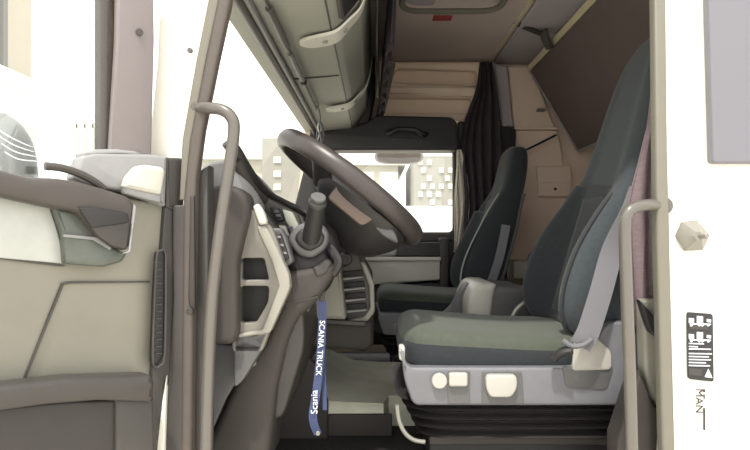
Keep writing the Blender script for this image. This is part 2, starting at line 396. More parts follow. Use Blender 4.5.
plate3('display',[fillet([(0,0),(0.09,0),(0.09,0.22),(0,0.22)],0.01)],(-0.088,0.32,2.722),(0.62,0,0.78),(0,-1,0),0.012,BLK,oh,0.003)
plate3('display_frame',[fillet([(-.008,-.008),(0.098,-.008),(0.098,0.228),(-.008,0.228)],0.01),fillet([(0.008,0.008),(0.082,0.008),(0.082,0.212),(0.008,0.212)],0.01)],(-0.089,0.32,2.722),(0.62,0,0.78),(0,-1,0),0.016,DGREY,oh,0.003)
def catch(y0,label):
    # L-shaped pale strap: tongue on the underside, arm going up the face
    t=thing('locker_strap',label,'strap',(-0.19,y0,2.69),'locker straps') 
    pts=[(-0.225,2.681),(-0.205,2.682),(-0.17,2.687),(-0.115,2.702),(-0.075,2.742),(-0.04,2.785),(-0.02,2.86),(-0.008,2.97)]
    wd=[0.022,0.07,0.09,0.09,0.065,0.045,0.04,0.04]
    V=[];Fc=[]
    cp=cr([Vector((a,0,b)) for a,b in pts],5); cw=cr([Vector((w_,0,0)) for w_ in wd],5)
    for p,w_ in zip(cp,cw):
        h=w_.x/2
        V+=[Vector((p.x,y0-h,p.z)),Vector((p.x,y0+h,p.z)),Vector((p.x,y0+h,p.z-0.010)),Vector((p.x,y0-h,p.z-0.010))]
    n=len(cp)
    for i in range(n-1):
        for j in range(4): Fc.append((i*4+j,i*4+(j+1)%4,(i+1)*4+(j+1)%4,(i+1)*4+j))
    Fc+=[(0,1,2,3),((n-1)*4,(n-1)*4+3,(n-1)*4+2,(n-1)*4+1)]
    mesh('band',V,Fc,OFFW,t,bev=0.003)
    disc('screw',(-0.15,y0,2.682),(0.2,0,-1),0.008,0.006,STEEL,t)
    disc('screw',(-0.09,y0,2.716),(0.7,0,-1),0.008,0.006,STEEL,t)
catch(0.40,'larger nearer pale strap bolted under the overhead locker')
catch(1.36,'smaller farther pale strap bolted under the overhead locker')
# blind rod with cord
o=thing('blind_rod','thin dark sun blind rod under the overhead locker with a tasselled cord','blind rod',(-0.28,1,2.68))
tube('rod',[(-0.268,ya,2.676),(-0.268,1.35,2.676)],0.006,SEALD,o,0)
tube('rod_sleeve',[(-0.268,0.12,2.674),(-0.268,0.42,2.674)],0.011,DGREY,o,0)
tube('rod_sleeve',[(-0.268,0.50,2.674),(-0.268,0.82,2.674)],0.009,MGREY,o,0)
disc('end_stop',(-0.268,0.85,2.662),(0,0,1),0.012,0.02,BLACKP,o)
tube('cord',[(-0.258,1.30,2.68),(-0.25,1.33,2.63),(-0.262,1.34,2.59),(-0.25,1.34,2.56),(-0.244,1.34,2.52)],0.005,BELT,o,5,6)
for k in range(5):
    a=k*1.3; tube('tassel',[(-0.25,1.34,2.62),(-0.25+.014*math.cos(a),1.34+.012*math.sin(a),2.59),(-0.25+.02*math.cos(a+1),1.34+.012,2.53+0.006*k)],0.0035,OFFW if k%2 else BELT,o,4,5)
# far end housing of the locker, black
o=yprof('locker_end_cap',[(-0.36,2.67),(-0.17,2.66),(-0.04,2.72),(0.0,2.9),(0.0,3.12),(-0.36,3.12)],BLACKP,None,2.005,2.195,0.01,0.02); tag(o,'black end cap closing the overhead locker at the far windscreen corner','end cap')

# ------------------------------------------------------------------ curtains
def curtain(name,label,cat,x0t,x1t,x0b,x1b,zt,zb,y,folds,amp,m,shape=None,kx=0):
    V=[];Fc=[];nu=folds*10;nv=24
    for j in range(nv+1):
        t=j/nv; z=zt+(zb-zt)*t
        if shape: a,b=shape(t)
        else: a=x0t+(x0b-x0t)*t; b=x1t+(x1b-x1t)*t
        for i in range(nu+1):
            s=i/nu
            V.append(Vector((a+(b-a)*s+0.004*math.sin(9*t+s*7),y+amp*math.sin(2*math.pi*folds*s+0.9*math.sin(5*t)+1.6*math.sin(4*s))*(0.6+0.4*t),z)))
    for j in range(nv):
        for i in range(nu):
            a=j*(nu+1)+i; Fc.append((a,a+1,a+nu+2,a+nu+1))
    o=mesh(name,V,Fc,m,None,True,solid=0.004); tag(o,label,cat); return o
Dc=3.42
def shp(t):
    py=62+(330-62)*t
    pts=[(62,480,491),(90,476,496),(120,464,500),(150,460,502),(200,464,500),(250,458,506),(330,450,506)]
    for k in range(len(pts)-1):
        if pts[k][0]<=py<=pts[k+1][0]:
            f=(py-pts[k][0])/(pts[k+1][0]-pts[k][0]); return X(pts[k][1]+(pts[k+1][1]-pts[k][1])*f,Dc),X(pts[k][2]+(pts[k+1][2]-pts[k][2])*f,Dc)
    return X(450,Dc),X(506,Dc)
curtain('curtain','dark gathered curtain hanging behind the passenger seat','curtain',0,0,0,0,Z(62,Dc),Z(330,Dc),Dc+CAMY,5,0.018,CURT,shp)
V=[];Fc=[];nu=60;nv=10
for j_ in range(nv+1):
    for i_ in range(nu+1):
        q=i_/nu; V.append(Vector((.075-.02*q+.012*math.sin(q*40)-.02*(j_/nv),.70+1.35*q,3.135-.36*j_/nv)))
for j_ in range(nv):
    for i_ in range(nu):
        a=j_*(nu+1)+i_; Fc.append((a,a+1,a+nu+2,a+nu+1))
o=mesh('curtain',V,Fc,CURT,None,True,solid=0.004); tag(o,'narrow dark curtain gathered along the rear edge of the overhead locker','curtain')
o=tube('curtain_rail',[(0.01,.8,3.08),(0.01,1.45,3.0),(0.015,1.62,2.90),(0.015,1.66,2.80)],0.008,STEEL); tag(o,'thin metal rail beside the overhead locker holding the narrow curtain','rail')
def shp2(t):
    c=math.sin(math.pi*t); return X(456-3*t,3.44),X(459+9*c+1,3.44)
curtain('window_cloth','pale crumpled cloth showing between passenger window and dark curtain','cloth',0,0,0,0,Z(150,3.44),Z(252,3.44),3.42+CAMY,3,0.008,WHITECLOTH,shp2)
# bedding cloth / curtain behind driver seat
def shp3(t):
    py=40+(335-40)*t
    pts=[(40,657),(70,654),(125,649),(165,641),(205,631),(260,630),(340,634)]
    for k in range(len(pts)-1):
        if pts[k][0]<=py<=pts[k+1][0]:
            f=(py-pts[k][0])/(pts[k+1][0]-pts[k][0]); return X(pts[k][1]+(pts[k+1][1]-pts[k][1])*f,1.56),X(672,1.56)
    return X(634,1.56),X(672,1.56)
curtain('sleeper_curtain','purple grey quilted curtain hanging between driver seat and rear pillar','curtain',0,0,0,0,Z(40,1.56),Z(335,1.56),1.57+CAMY,2,0.008,PURPLE,shp3)

# ------------------------------------------------------------------ bunks
ub=thing('upper_bunk','folded up brown grey upper bunk board with pale metal rail','bunk',(1.18,1.2,2.58))
A=Vector((0.887,0,3.08)); B=Vector((1.184,0,2.584)); 
u=(A-B).normalized(); L=(A-B).length
# plane spanned by u (up the board) and Y
n_=Vector((0,1,0)).cross(u)
plate3('board',[fillet([(0.02,0.12),(L-0.02,0.12),(L-0.02,2.10),(0.02,2.10)],0.012)],(B.x,0,B.z),u,(0,1,0),-0.0+0.05,BUNK,ub,0.004) if False else None
def bar(name,p,q,off0,off1,y0,y1,m,parent,bev=0.003):
    # box along Y whose cross-section runs from p to q, thick from off0 to off1 behind the board face
    d=(q-p).normalized(); nn=Vector((-d.z,0,d.x))
    if nn.x<0: nn=-nn
    cs=[p+nn*off0,q+nn*off0,q+nn*off1,p+nn*off1]
    V=[Vector((c_.x,y,c_.z)) for y in (y0,y1) for c_ in cs]
    Fc=[(0,1,2,3),(7,6,5,4),(0,4,5,1),(1,5,6,2),(2,6,7,3),(3,7,4,0)]
    return mesh(name,V,Fc,m,parent,bev=bev)
bar('board',B+u*0.012,A-u*0.03,0,0.045,0.09,2.085,BUNK,ub)
bar('front_rail',A-u*0.03,A,-0.006,0.05,0.09,2.09,ALU,ub)
bar('rear_rail',B-u*0.004,B+u*0.012,-0.004,0.05,0.09,2.09,LGREY,ub)
bar('end_rail',B,A,-0.004,0.05,2.085,2.10,LGREY,ub)
bar('mattress',B+u*0.03,A-u*0.05,0.05,0.12,0.12,2.06,PURPLE,ub,0.02)
o=thing('bunk_strap','black T shaped retaining strap from ceiling to folded upper bunk','strap',(0.69,1.53,3.12))
ribbon('webbing',[P(515,21,2.93),P(520,25,2.94),P(534,31,2.97),P(548,36,2.98)],0.035,0.008,SEALD,o)
tube('webbing_roll',[P(543,30,2.97),P(546,39,2.98),P(550,48,3.0)],0.026,SEALD,o,5,8,sx=1,sy=.6)
disc('anchor',P(516,22,2.93)+Vector((0,0,0.0)),(0,0,1),0.02,0.02,SEALD,o)
o=tube('stay_cable',[P(517,153,3.45),P(530,148,3.45),P(556,135,3.48)],0.006,BLK,None,4,8); tag(o,'thin black stay running from passenger headrest up to the folded bunk','cable')
o=tube('stay_cable',[P(578,153,3.44),P(592,149,3.3)],0.005,BLK,None,2,8); bpy.data.objects.remove(o)
lb=thing('lower_bunk','pale lower bunk box with white front board behind the seats','bunk',(1.05,1.1,1.4))
box('front_board',(0.84,0.10,1.85),(0.87,2.10,1.955),OFFW,lb,0.006)
box('base',(0.87,0.10,1.40),(1.33,2.10,1.88),STRIPE,lb,0.01)
box('mattress',(0.88,0.11,1.88),(1.33,2.09,2.0),PURPLE,lb,0.03)
o=box('storage_ledge',(.76,1.90,1.86),(.835,2.10,1.955),OFFW,None,.006); tag(o,'white horizontal ledge end seen between the passenger backrest and the driver backrest','ledge')
o=plate('door_sill_panel',[(643,300),(668,300),(668,420),(652,400),(645,372)],1.52,0.05,DOORPAN,None,0.01,4); tag(o,'yellowish grey rear panel beside the driver seat base and rear pillar','panel')
o=plate('sill_trim',[(640,300),(668,330),(668,345),(650,332)],1.50,0.03,BLACKP,None,0.006); tag(o,'black slanted trim above the yellowish panel by the rear pillar','trim')
o=plate('footwell_corner',[(640,372),(652,400),(668,425),(668,480),(618,480),(618,440)],1.50,0.08,FOOT,None,0.01); tag(o,'dark brown corner trim at the foot of the rear pillar','trim')

# ------------------------------------------------------------------ seats
def seat(name,label,yc,x0,driver,bs=0):
    t=thing(name,label,'seat',(x0+.35,yc,1.40))
    hw=0.25; N=40; sq=se(N,4.2)
    # cushion: rings along x
    rings=[]
    st=[(-.005,.5,1.755,1.80),(0.0,.72,1.73,1.82),(.015,.88,1.715,1.838),(.05,.97,1.70,1.848),(.12,1,1.70,1.846),(.25,1,1.70,1.835),(.38,1,1.70,1.825),(.5,.99,1.70,1.82),(.56,.96,1.71,1.815),(.575,.8,1.73,1.80)]
    for dx,w_,zb,zt in st:
        r=[]
        for a,b in sq:
            y=a*hw*w_; zz=(zb+zt)/2+b*(zt-zb)/2
            if b>0: zz-= 0.012*(1-abs(a)**3)*(1 if 0.1<dx<.5 else 0)   # dished middle
            r.append(Vector((x0+.075+dx,yc+y,zz)))
        rings.append(r)
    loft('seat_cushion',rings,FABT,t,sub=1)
    # cushion sides: same velour, their shade put into this darker shell
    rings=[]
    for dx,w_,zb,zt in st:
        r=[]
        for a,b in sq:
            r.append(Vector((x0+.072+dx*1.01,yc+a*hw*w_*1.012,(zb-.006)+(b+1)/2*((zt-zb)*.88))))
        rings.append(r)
    loft('cushion_side_shade',rings,FAB,t,sub=1)
    # backrest: rings along recline
    def back(nm,zs,m,prot,lab=None):
        rings=[]
        sq2=se(48,3.4)
        for z,w_,front,th,bol in zs:
            r=[]
            for a,b in sq2:       # a across width, b front(-)/rear(+)
                y=a*hw*w_
                x=front+th/2+b*th/2
                if b<0:
                    k=max(0,min(1,(abs(a)-.45)/.35)); k=k*k*(3-2*k)
                    x-=bol*k*min(1,-b*1.6)
                r.append(Vector((x0+x,yc+y,z)))
            rings.append(r)
        return loft(nm,rings,m,t,lab,sub=1)
    f=lambda z:bs+.60+(z-1.84)*.29
    if driver:
        zs=[(1.80,.85,f(1.80)+.02,.08,.02),(1.82,.96,f(1.82),.11,.06),(1.88,1.02,f(1.88),.13,.10),(1.96,1.05,f(1.96),.13,.115),(2.05,1.04,f(2.05),.13,.11),(2.12,1.02,f(2.12),.13,.09),(2.20,.94,f(2.2),.10,.05),(2.26,.86,f(2.26),.09,.02),(2.34,.78,f(2.34),.08,.012),(2.45,.74,f(2.45),.075,.01),(2.56,.68,f(2.56),.075,.01),(2.64,.60,f(2.64),.075,.008),(2.70,.50,f(2.70)+.005,.07,0),(2.735,.40,f(2.73)+.02,.06,0),(2.745,.2,f(2.73)+.035,.03,0)]
    else:
        zs=[(1.80,.85,f(1.80)+.02,.08,.02),(1.82,.96,f(1.82),.11,.06),(1.88,1.0,f(1.88),.13,.09),(1.96,1.0,f(1.96),.13,.10),(2.05,.98,f(2.05),.13,.09),(2.14,.95,f(2.14),.13,.07),(2.22,.90,f(2.22),.12,.05),(2.30,.84,f(2.3),.12,.02),(2.34,.70,f(2.34),.12,.005),(2.42,.66,f(2.40),.12,.0),(2.50,.62,f(2.45),.11,.0),(2.535,.52,f(2.46)+.01,.09,0),(2.55,.2,f(2.47)+.03,.04,0)]
    back('backrest',zs,FABC if driver else FAB,0)
    sq2=[p for k,p in enumerate(se(48,3.4)) if 29<=k<=46]
    V=[];Fc=[];zz=[q for q in zs if q[0]<2.27]
    for z,w_,front,th,bol in zz:
        for a,b in sq2:
            k=max(0,min(1,(abs(a)-.45)/.35)); k=k*k*(3-2*k)
            V.append(Vector((x0+front+th/2+b*(th/2+.004)-bol*k*min(1,-b*1.6)-.001,yc+a*hw*w_*1.015,z+(.02*a if z>2.2 else 0))))
    n=len(sq2)
    for i in range(len(zz)-1):
        for j in range(n-1): Fc.append((i*n+j,i*n+j+1,(i+1)*n+j+1,(i+1)*n+j))
    mesh('bolster_cover',V,Fc,FAB,t,solid=0.006,sub=1)
    # lighter centre panel, slightly proud of backrest front
    V=[];Fc=[];nz=16;ny=8
    for j in range(nz+1):
        z=1.85+(2.22-1.85 if driver else 2.28-1.85)*j/nz
        for i in range(ny+1):
            a=-1+2*i/ny; V.append(Vector((x0+f(z)-.006+.012*a*a*0,yc+a*hw*(.42 if z<2.3 else .42*(1-(z-2.3)*.8)),z)))
    for j in range(nz):
        for i in range(ny):
            a=j*(ny+1)+i; Fc.append((a,a+1,a+ny+2,a+ny+1))
    mesh('centre_panel',V,Fc,FAB,t,solid=0.01)
    # piping along near bolster
    pp=[Vector((x0+zs_[2]-zs_[4]*1.0+.004,yc-hw*zs_[1]*.93,zs_[0])) for zs_ in zs[2:8]]
    if not driver: tube('piping',pp,0.004,PIPE,t,5,6)
    # rear shell of the backrest
    rings=[]
    for z,w_,front,th,bol in zs[1:(7 if driver else -5)]:
        rings.append([Vector((x0+front+th*.75+.01+b*.025,yc+a*hw*w_*.92,z)) for a,b in se(32,4)])
    loft('back_shell',rings,MGREY,t)
    # base housing
    prof=[(x0+.065,1.795),(x0+.085,1.735),(x0+.55,1.735),(x0+.60,1.80),(x0+.64,1.86),(x0+.80,1.86),(x0+.815,1.80),(x0+.815,1.63),(x0+.10,1.63),(x0+.075,1.70)]
    plate3('base_housing',[fillet(prof,.02)],(0,yc-hw-.03,0),(1,0,0),(0,0,1),0.045,SEATGREY,t,.008)
    plate3('base_housing',[fillet(prof,.02)],(0,yc+hw-.01,0),(1,0,0),(0,0,1),0.045,SEATGREY,t,.008)
    box('base_pan',(x0+.09,yc-hw,1.64),(x0+.8,yc+hw,1.72),DGREY,t,.01)
    # bellows
    rings=[]
    sq3=se(44,7)
    nr=4;ns=8
    for k in range(nr*ns+1):
        z=1.637-k*(0.110/(nr*ns)); ph=(k%ns)/ns
        s_=0.03*(abs(math.cos(math.pi*ph))**2.2)-.006; tp=.06*(k/(nr*ns))**.8
        rings.append([Vector((x0+.42+a*(.342-tp+s_),yc+b*(hw-.004-tp*.6+s_),z)) for a,b in sq3])
    loft('suspension_bellows',rings,RUB,t)
    box('suspension_base',(x0+.15,yc-hw+.05,1.43),(x0+.70,yc+hw-.05,1.535),BLACKP,t,.01)
    box('cross_bar',(x0+.15,yc-hw+.03,1.50),(x0+.66,yc-hw+.055,1.525),FOOT,t,.005)
    box('floor_rail',(x0+.14,yc-hw+.01,1.40),(x0+.70,yc-hw+.07,1.462),FOOT,t,.006)
    box('floor_rail',(x0+.14,yc+hw-.07,1.40),(x0+.70,yc+hw-.01,1.462),FOOT,t,.006)
    return t
YD=0.53
ds=seat('driver_seat','large charcoal driver seat with grey suspension base in the middle of the picture',YD,0.005,True)
ps_=seat('passenger_seat','charcoal passenger seat in front of the far window',1.69,-0.06,False,-.06)
# controls on driver seat base (near face)
yn=YD-.25-.03; Dn=yn-CAMY
def np_(px,py): return P(px,py,Dn-.004)
disc('round_knob',np_(439,380),(0,-1,0),0.021,0.016,KNOB,ds,label='round white knob')
kn=plate('rocker_switch',[(449,373),(468,373),(468,387),(449,387)],Dn-.016,.02,KNOB,ds,.005,3)
plate('switch_recess',[(448,371),(470,371),(470,404),(448,404)],Dn-.003,.004,MGREY,ds,.001,2)
plate('lever_recess',[(482,372),(522,372),(524,404),(482,404)],Dn-.003,.004,MGREY,ds,.001,2)
plate('paddle_lever',[(486,375),(517,375),(518,388),(512,398),(490,398),(486,388)],Dn-.022,.024,KNOB,ds,.006,5)
plate('belt_anchor_cover',[(575,340),(598,338),(612,352),(612,370),(572,371)],Dn-.008,.012,KNOB,ds,.004,5)
plate('anchor_recess',[(562,366),(614,366),(607,390),(566,388)],Dn-.003,.004,MGREY,ds,.001,5)
plate('front_switch',[(399,345),(405,346),(405,363),(399,360)],Dn+.02,.03,OFFW,ds,.005,3)
b1=tube('floor_bracket',[P(397,405,1.62),P(399,420,1.62),P(405,433,1.62),P(414,440,1.62),P(425,442,1.62)],.006,STEEL,ds,5,8)
# seat belt
pb=[P(640,190,1.62),P(632,212,1.60),P(613,250,1.62),P(600,295,1.60),P(588,332,1.595),P(580,346,1.60)]
ribbon('seat_belt',pb,0.058,0.003,BELT,ds,up=Vector((0.25,1,0.1)))
tube('belt_buckle',[P(572,350,1.60),P(562,352,1.61),P(554,358,1.62)],0.02,BLACKP,ds,4,10,sy=.6)
tube('belt_loop',[P(563,340,1.60),P(572,346,1.595),P(583,345,1.59),P(592,339,1.59)],0.007,BELT,ds,5,8)
# inboard arm / buckle of driver seat
tube('belt_stalk',[P(513,316,2.2),P(517,309,2.2),P(524,303,2.2),P(530,302,2.2)],0.008,STEEL,ds,5,8)
# passenger belt strap
ribbon('seat_belt',[P(506,225,2.80),P(500,255,2.80),P(492,280,2.82),P(486,290,2.82)],0.04,0.003,BELT,ps_,up=Vector((0.2,1,0)))
# centre console box between seats
cb=thing('console_box','rounded grey cool box between the two seats with a pale lid','console box',(0.52,1.12,1.5))
def prism(name,pts,D,th,m,parent,r=6,bev=.01): return plate(name,pts,D,th,m,parent,bev,r)
prism('body',[(474,292),(482,285),(527,287),(532,294),(532,352),(466,352),(468,305)],2.42,.34,MGREY,cb,6,.02)
prism('lid',[(468,300),(474,287),(482,283),(498,284),(495,292),(490,330),(468,330)],2.40,.38,OFFW,cb,6,.02)
prism('side_bracket',[(441,318),(452,308),(462,290),(468,283),(474,284),(468,296),(466,322)],2.55,.10,MGREY,cb,5,.01)

# ------------------------------------------------------------------ floor and tunnel
tn=thing('engine_tunnel','grey vinyl covered engine tunnel between the footwells','engine tunnel',(0,1.1,1.40))
prof=[(0.70,1.40),(0.70,1.47),(0.72,1.503),(0.78,1.508),(1.35,1.508),(1.41,1.49),(1.42,1.40)]
V=[];Fc=[];xs=[-.56,-.3,-.22,-.15,-.1,.03,.05,.8];lift=[.12,.10,.06,.03,.01,0,0,0]
pf=cr([Vector((a,b,0)) for a,b in prof],4)
for x,l in zip(xs,lift):
    for p in pf: V.append(Vector((x,(p.x if x<.04 else .80+(p.x-.7)*.86),p.y+l*(1 if p.y>1.45 else 0)*min(1,(p.x-.7)/.3+.2))))
n=len(pf)
for i in range(len(xs)-1):
    for j in range(n-1): Fc.append((i*n+j,i*n+j+1,(i+1)*n+j+1,(i+1)*n+j))
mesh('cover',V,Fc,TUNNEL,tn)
box('side_trim',(-.56,.685,1.40),(.06,.705,1.475),FOOT,tn,.004)
# ------------------------------------------------------------------ dashboard
da=thing('dashboard','grey dashboard spanning the cab below the windscreen','dashboard',(-.4,1.1,1.9))
# main body, profile extruded along width, from the instrument side to the far wall
yprof('top_shell',[(-.575,2.0),(-.55,2.12),(-.47,2.185),(-.37,2.195),(-.30,2.17),(-.25,2.10),(-.20,2.03),(-.19,1.80),(-.25,1.60),(-.58,1.60)],DGREY,da,.22,1.94,.01,.03)
# domed near end of the top shell (strong light on it put into a paler grey)
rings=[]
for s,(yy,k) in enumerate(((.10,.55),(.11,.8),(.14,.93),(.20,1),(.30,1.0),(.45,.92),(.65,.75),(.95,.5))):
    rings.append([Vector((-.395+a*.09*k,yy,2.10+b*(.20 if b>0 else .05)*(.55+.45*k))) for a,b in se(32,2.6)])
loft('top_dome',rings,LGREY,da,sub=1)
# instrument hood lip
tube('instrument_hood',[P(228,142,1.48),P(236,153,1.50),P(246,170,1.56),P(256,184,1.63),P(268,196,1.72),P(285,205,1.85),(P(300,212,2.0)),P(312,222,2.2)],.02,BLACKP,da,6,12,sy=.8)
tube('hood_lining',[P(236,160,1.50),P(246,180,1.56),P(256,194,1.63),P(268,203,1.72),P(285,212,1.85),(P(300,219,2.0))],.015,DGREY,da,6,10)
# dark rounded end cap
plate('end_cap',[(200,192),(214,185),(236,186),(246,194),(249,212),(243,236),(237,262),(237,335),(232,345),(203,345),(200,300)],1.46,.10,FOOT,da,.015,8)
plate('end_cap_edge',[(190,184),(208,184),(207,470),(186,470),(189,300)],1.45,.05,BLACKP,da,.008,3)
# face with two pockets
sp_=plate('side_panel',[(246,205),(258,215),(272,228),(280,250),(288,275),(284,300),(270,330),(262,352),(232,352),(232,260)],1.50,.03,mat('warm_grey_dash_face',(116,113,106),.5),da,.003,5,
   holes=[([(241,258),(264,258),(269,280),(241,280)],3),([(240,286),(269,286),(268,302),(256,323),(240,323)],4)])
plate('pocket_back',[(236,252),(272,252),(276,280),(272,310),(262,328),(236,328)],1.535,.06,BLK,sp_,.002)  # deep black puts the shade inside the pockets into the colour
plate('pale_stripe',[(256,226),(266,226),(276,246),(289,275),(290,288),(270,333),(238,338),(238,334),(262,330),(279,286),(272,262)],1.492,.04,STRIPE,da,.004,3)
plate('chrome_trim',[(252,206),(258,203),(264,213),(267,224),(259,225)],1.485,.03,OFFW,da,.006,3)
plate('lower_edge',[(234,335),(268,333),(260,352),(242,382),(234,388)],1.50,.06,MGREY,da,.004,4)
# lamp switch
plate('switch_panel',[(270,228),(281,228),(286,238),(293,262),(284,268),(276,258),(270,240)],1.545,.05,MGREY,da,.006,3)
ls_=plate('lamp_switch',[(274,232),(281,233),(289,258),(284,262),(277,252)],1.535,.02,BLACKP,da,.004,2)
for i in range(3): plate('switch_mark',[(277+i*3,236+i*8),(280+i*3,236+i*8),(281+i*3,238+i*8),(278+i*3,238+i*8)],1.532,.004,LGREY,ls_,0)
# instrument cluster
ip_=plate('instrument_panel',[(258,192),(282,205),(298,214),(306,236),(290,250),(274,232),(262,212)],1.68,.08,DGREY,da,.008,3)
plate('gauge',[(282,209),(292,212),(299,226),(293,232),(286,222)],1.665,.02,GAUGE,ip_,.003,2)
plate('gauge',[(270,207),(279,208),(284,220),(277,222),(272,214)],1.665,.02,BLACKP,ip_,.003,2)
plate('gauge',[(278,225),(286,226),(290,236),(284,238)],1.665,.02,GAUGE,ip_,.003,2)
for i,(a,b) in enumerate(((273,210),(275,214),(287,226),(289,229))): plate('button',[(a,b),(a+5,b),(a+6,b+3),(a+1,b+3)],1.655,.01,MGREY,ip_,.002)
# knee panel sweeping down to the footwell
plate('knee_panel',[(262,268),(292,272),(335,262),(334,275),(318,300),(296,320),(286,345),(276,390),(268,470),(196,470),(203,455),(232,390),(246,365),(262,345),(282,300)],1.58,.20,FOOT,da,.02,8)
plate('knee_seam',[(282,304),(318,296),(318,297.5),(282,306)],1.578,.01,SEALD,da,0)
disc('knee_clip',P(252,362,1.575),(0,-1,0),.012,.012,STEEL,da)
plate('kick_panel',[(208,345),(246,345),(240,375),(225,400),(212,430),(207,470),(203,470)],1.55,.02,MGREY,da,.004,3)
# centre stack
plate('stack_side',[(316,285),(330,272),(340,268),(346,320),(300,318),(296,312)],1.98,.16,STRIPE,da,.01,3)
sb_=plate('stack_body',[(334,244),(356,244),(362,262),(372,280),(373,312),(366,321),(345,322),(338,300)],2.08,.5,DGREY,da,.012,4)
plate('stack_rim',[(360,262),(366,264),(374,283),(375,312),(367,322),(344,325),(344,321),(364,317),(370,308),(369,286)],2.07,.03,STRIPE,da,.004,2)
for i,(y0_,w0) in enumerate(((272,0),(283,2),(294,3),(305,4))):
    plate('vent_slot',[(342+w0*.3,y0_),(362+w0,y0_-2),(363+w0,y0_+5),(343+w0*.3,y0_+7)],2.068,.012,BLK,sb_,.002,1)
    plate('vent_blade',[(342+w0*.3,y0_+6),(363+w0,y0_+4),(363+w0,y0_+6),(343+w0*.3,y0_+8.5)],2.055,.02,LGREY,sb_,.003,1)
disc('rotary_knob',P(344,259,2.07),(.35,-1,0),.026,.03,BLACKP,sb_,r2=.022)
disc('rotary_knob',P(354,257,2.12),(.35,-1,0),.026,.03,BLACKP,sb_,r2=.022)
plate('stack_lower',[(262,318),(372,322),(374,345),(366,352),(275,345)],2.05,.5,FOOT,da,.015,4)
plate('stack_front',[(296,317),(366,322),(366,327),(296,322)],2.03,.02,DGREY,da,.004)
plate('dash_ledge',[(336,238),(352,243),(372,246),(398,244),(396,256),(362,258),(350,250)],2.5,.5,LGREY,da,.012,3)
plate('bulkhead',[(240,330),(296,345),(316,365),(328,402),(328,440),(205,440),(215,400)],2.06,.03,FOOT,da,.01)
# ------------------------------------------------------------------ steering column
sc=thing('steering_column','black steering column cowl with grey collar and stubby stalk','steering column',P(310,270,1.7))
rings=[]
path=[P(322,222,1.72),P(316,240,1.70),P(310,258,1.68),P(308,275,1.68),P(312,290,1.70)]
rad=[(.05,.05),(.085,.07),(.10,.08),(.085,.08),(.05,.06)]
ax=(P(322,222,1.7)-P(306,282,1.7)).normalized(); sd=Vector((0,1,0)); fr=ax.cross(sd)
for p,(a_,b_) in zip(path,rad):
    rings.append([p+fr*c*a_*.85+sd*d*b_ for c,d in se(32,3)])
loft('cowl',rings,BLACKP,sc,sub=1)
col=[P(290,243,1.56),P(296,232,1.56),P(308,226,1.56)]
plate('collar',[(286,240),(293,228),(304,222),(322,223),(329,236),(326,248),(312,259),(298,256)],1.575,.06,MGREY,sc,.014,8)
plate('collar_pad',[(293,238),(300,229),(316,226),(325,236),(322,245),(310,252),(300,248)],1.565,.03,BLACKP,sc,.01,6)
sa=P(311,240,1.58); sb=P(318,199,1.50)
d_=(sb-sa).normalized()
st_=disc('stalk',sa,d_,.025,(sb-sa).length,BLACKP,sc,r2=.021)
disc('stalk_ring',sb-d_*.018,d_,.0235,.012,DGREY,st_,r2=.023)
disc('stalk_cap',sb,d_,.019,.008,MGREY,st_)
tube('lower_stalk',[P(330,248,1.62),P(338,262,1.60),P(332,274,1.60)],.014,BLACKP,sc,5,8)
plate('key_barrel_plate',[(312,268),(326,258),(332,262),(326,274),(316,278)],1.575,.03,DGREY,sc,.008,3)
tube('column_strut',[P(334,268,1.62),P(325,282,1.62),P(312,298,1.62),P(306,310,1.62)],.012,SEALD,sc,4,8)
# ------------------------------------------------------------------ steering wheel
DW=1.80
wc=P(350,189,DW); nrm=Vector((.60,.085,.80)).normalized()
uu=Vector((.8,0,-.6)); uu=(uu-nrm*uu.dot(nrm)).normalized(); vv=nrm.cross(uu)   # uu: towards driver, vv across
sw=thing('steering_wheel','dark leather steering wheel seen from its side in front of the dashboard','steering wheel',wc)
RW=.243
def W(a,b,c): return wc+uu*a+vv*b+nrm*c
path=[W(RW*math.cos(t),RW*math.sin(t),0) for t in [2*math.pi*k/64 for k in range(64)]]
V=[];Fc=[]
for k in range(64):
    t=2*math.pi*k/64
    for j in range(14):
        q=2*math.pi*j/14; rr=RW+.020*math.cos(q); V.append(W(rr*math.cos(t),rr*math.sin(t),.027*math.sin(q)))
for k in range(64):
    for j in range(14): Fc.append((k*14+j,k*14+(j+1)%14,((k+1)%64)*14+(j+1)%14,((k+1)%64)*14+j))
mesh('rim',V,Fc,RIM,sw)
rings=[]
for c,ra,rb,oa in ((.012,.08,.10,0.03),(.0,.14,.16,0.05),(-.03,.165,.20,.06),(-.06,.155,.17,.07),(-.10,.11,.13,.085),(-.14,.07,.08,.09),(-.155,.03,.04,.09)):
    rings.append([W(oa+a*ra,b*rb,c) for a,b in se(36,3)])
loft('hub',rings,BLACKP,sw,sub=1)
def spoke(a0,b0,a1,b1,w0,w1):
    rings=[]
    for k in range(7):
        s=k/6; a=a0+(a1-a0)*s;b=b0+(b1-b0)*s;c=-.045*(1-s)**1.2-.004;w_=w0+(w1-w0)*s
        dr=Vector((a1-a0,b1-b0)).normalized(); px_,py_=-dr.y,dr.x
        rings.append([W(a+px_*w_*x,b+py_*w_*x,c+y*.014) for x,y in se(16,3)])
    loft('spoke',rings,BLACKP,sw)
spoke(.06,-.08,.12,-.205,.04,.03); spoke(.06,.08,.12,.205,.04,.03); spoke(-.06,-.08,-.10,-.215,.035,.025); spoke(-.06,.08,-.10,.215,.035,.025)
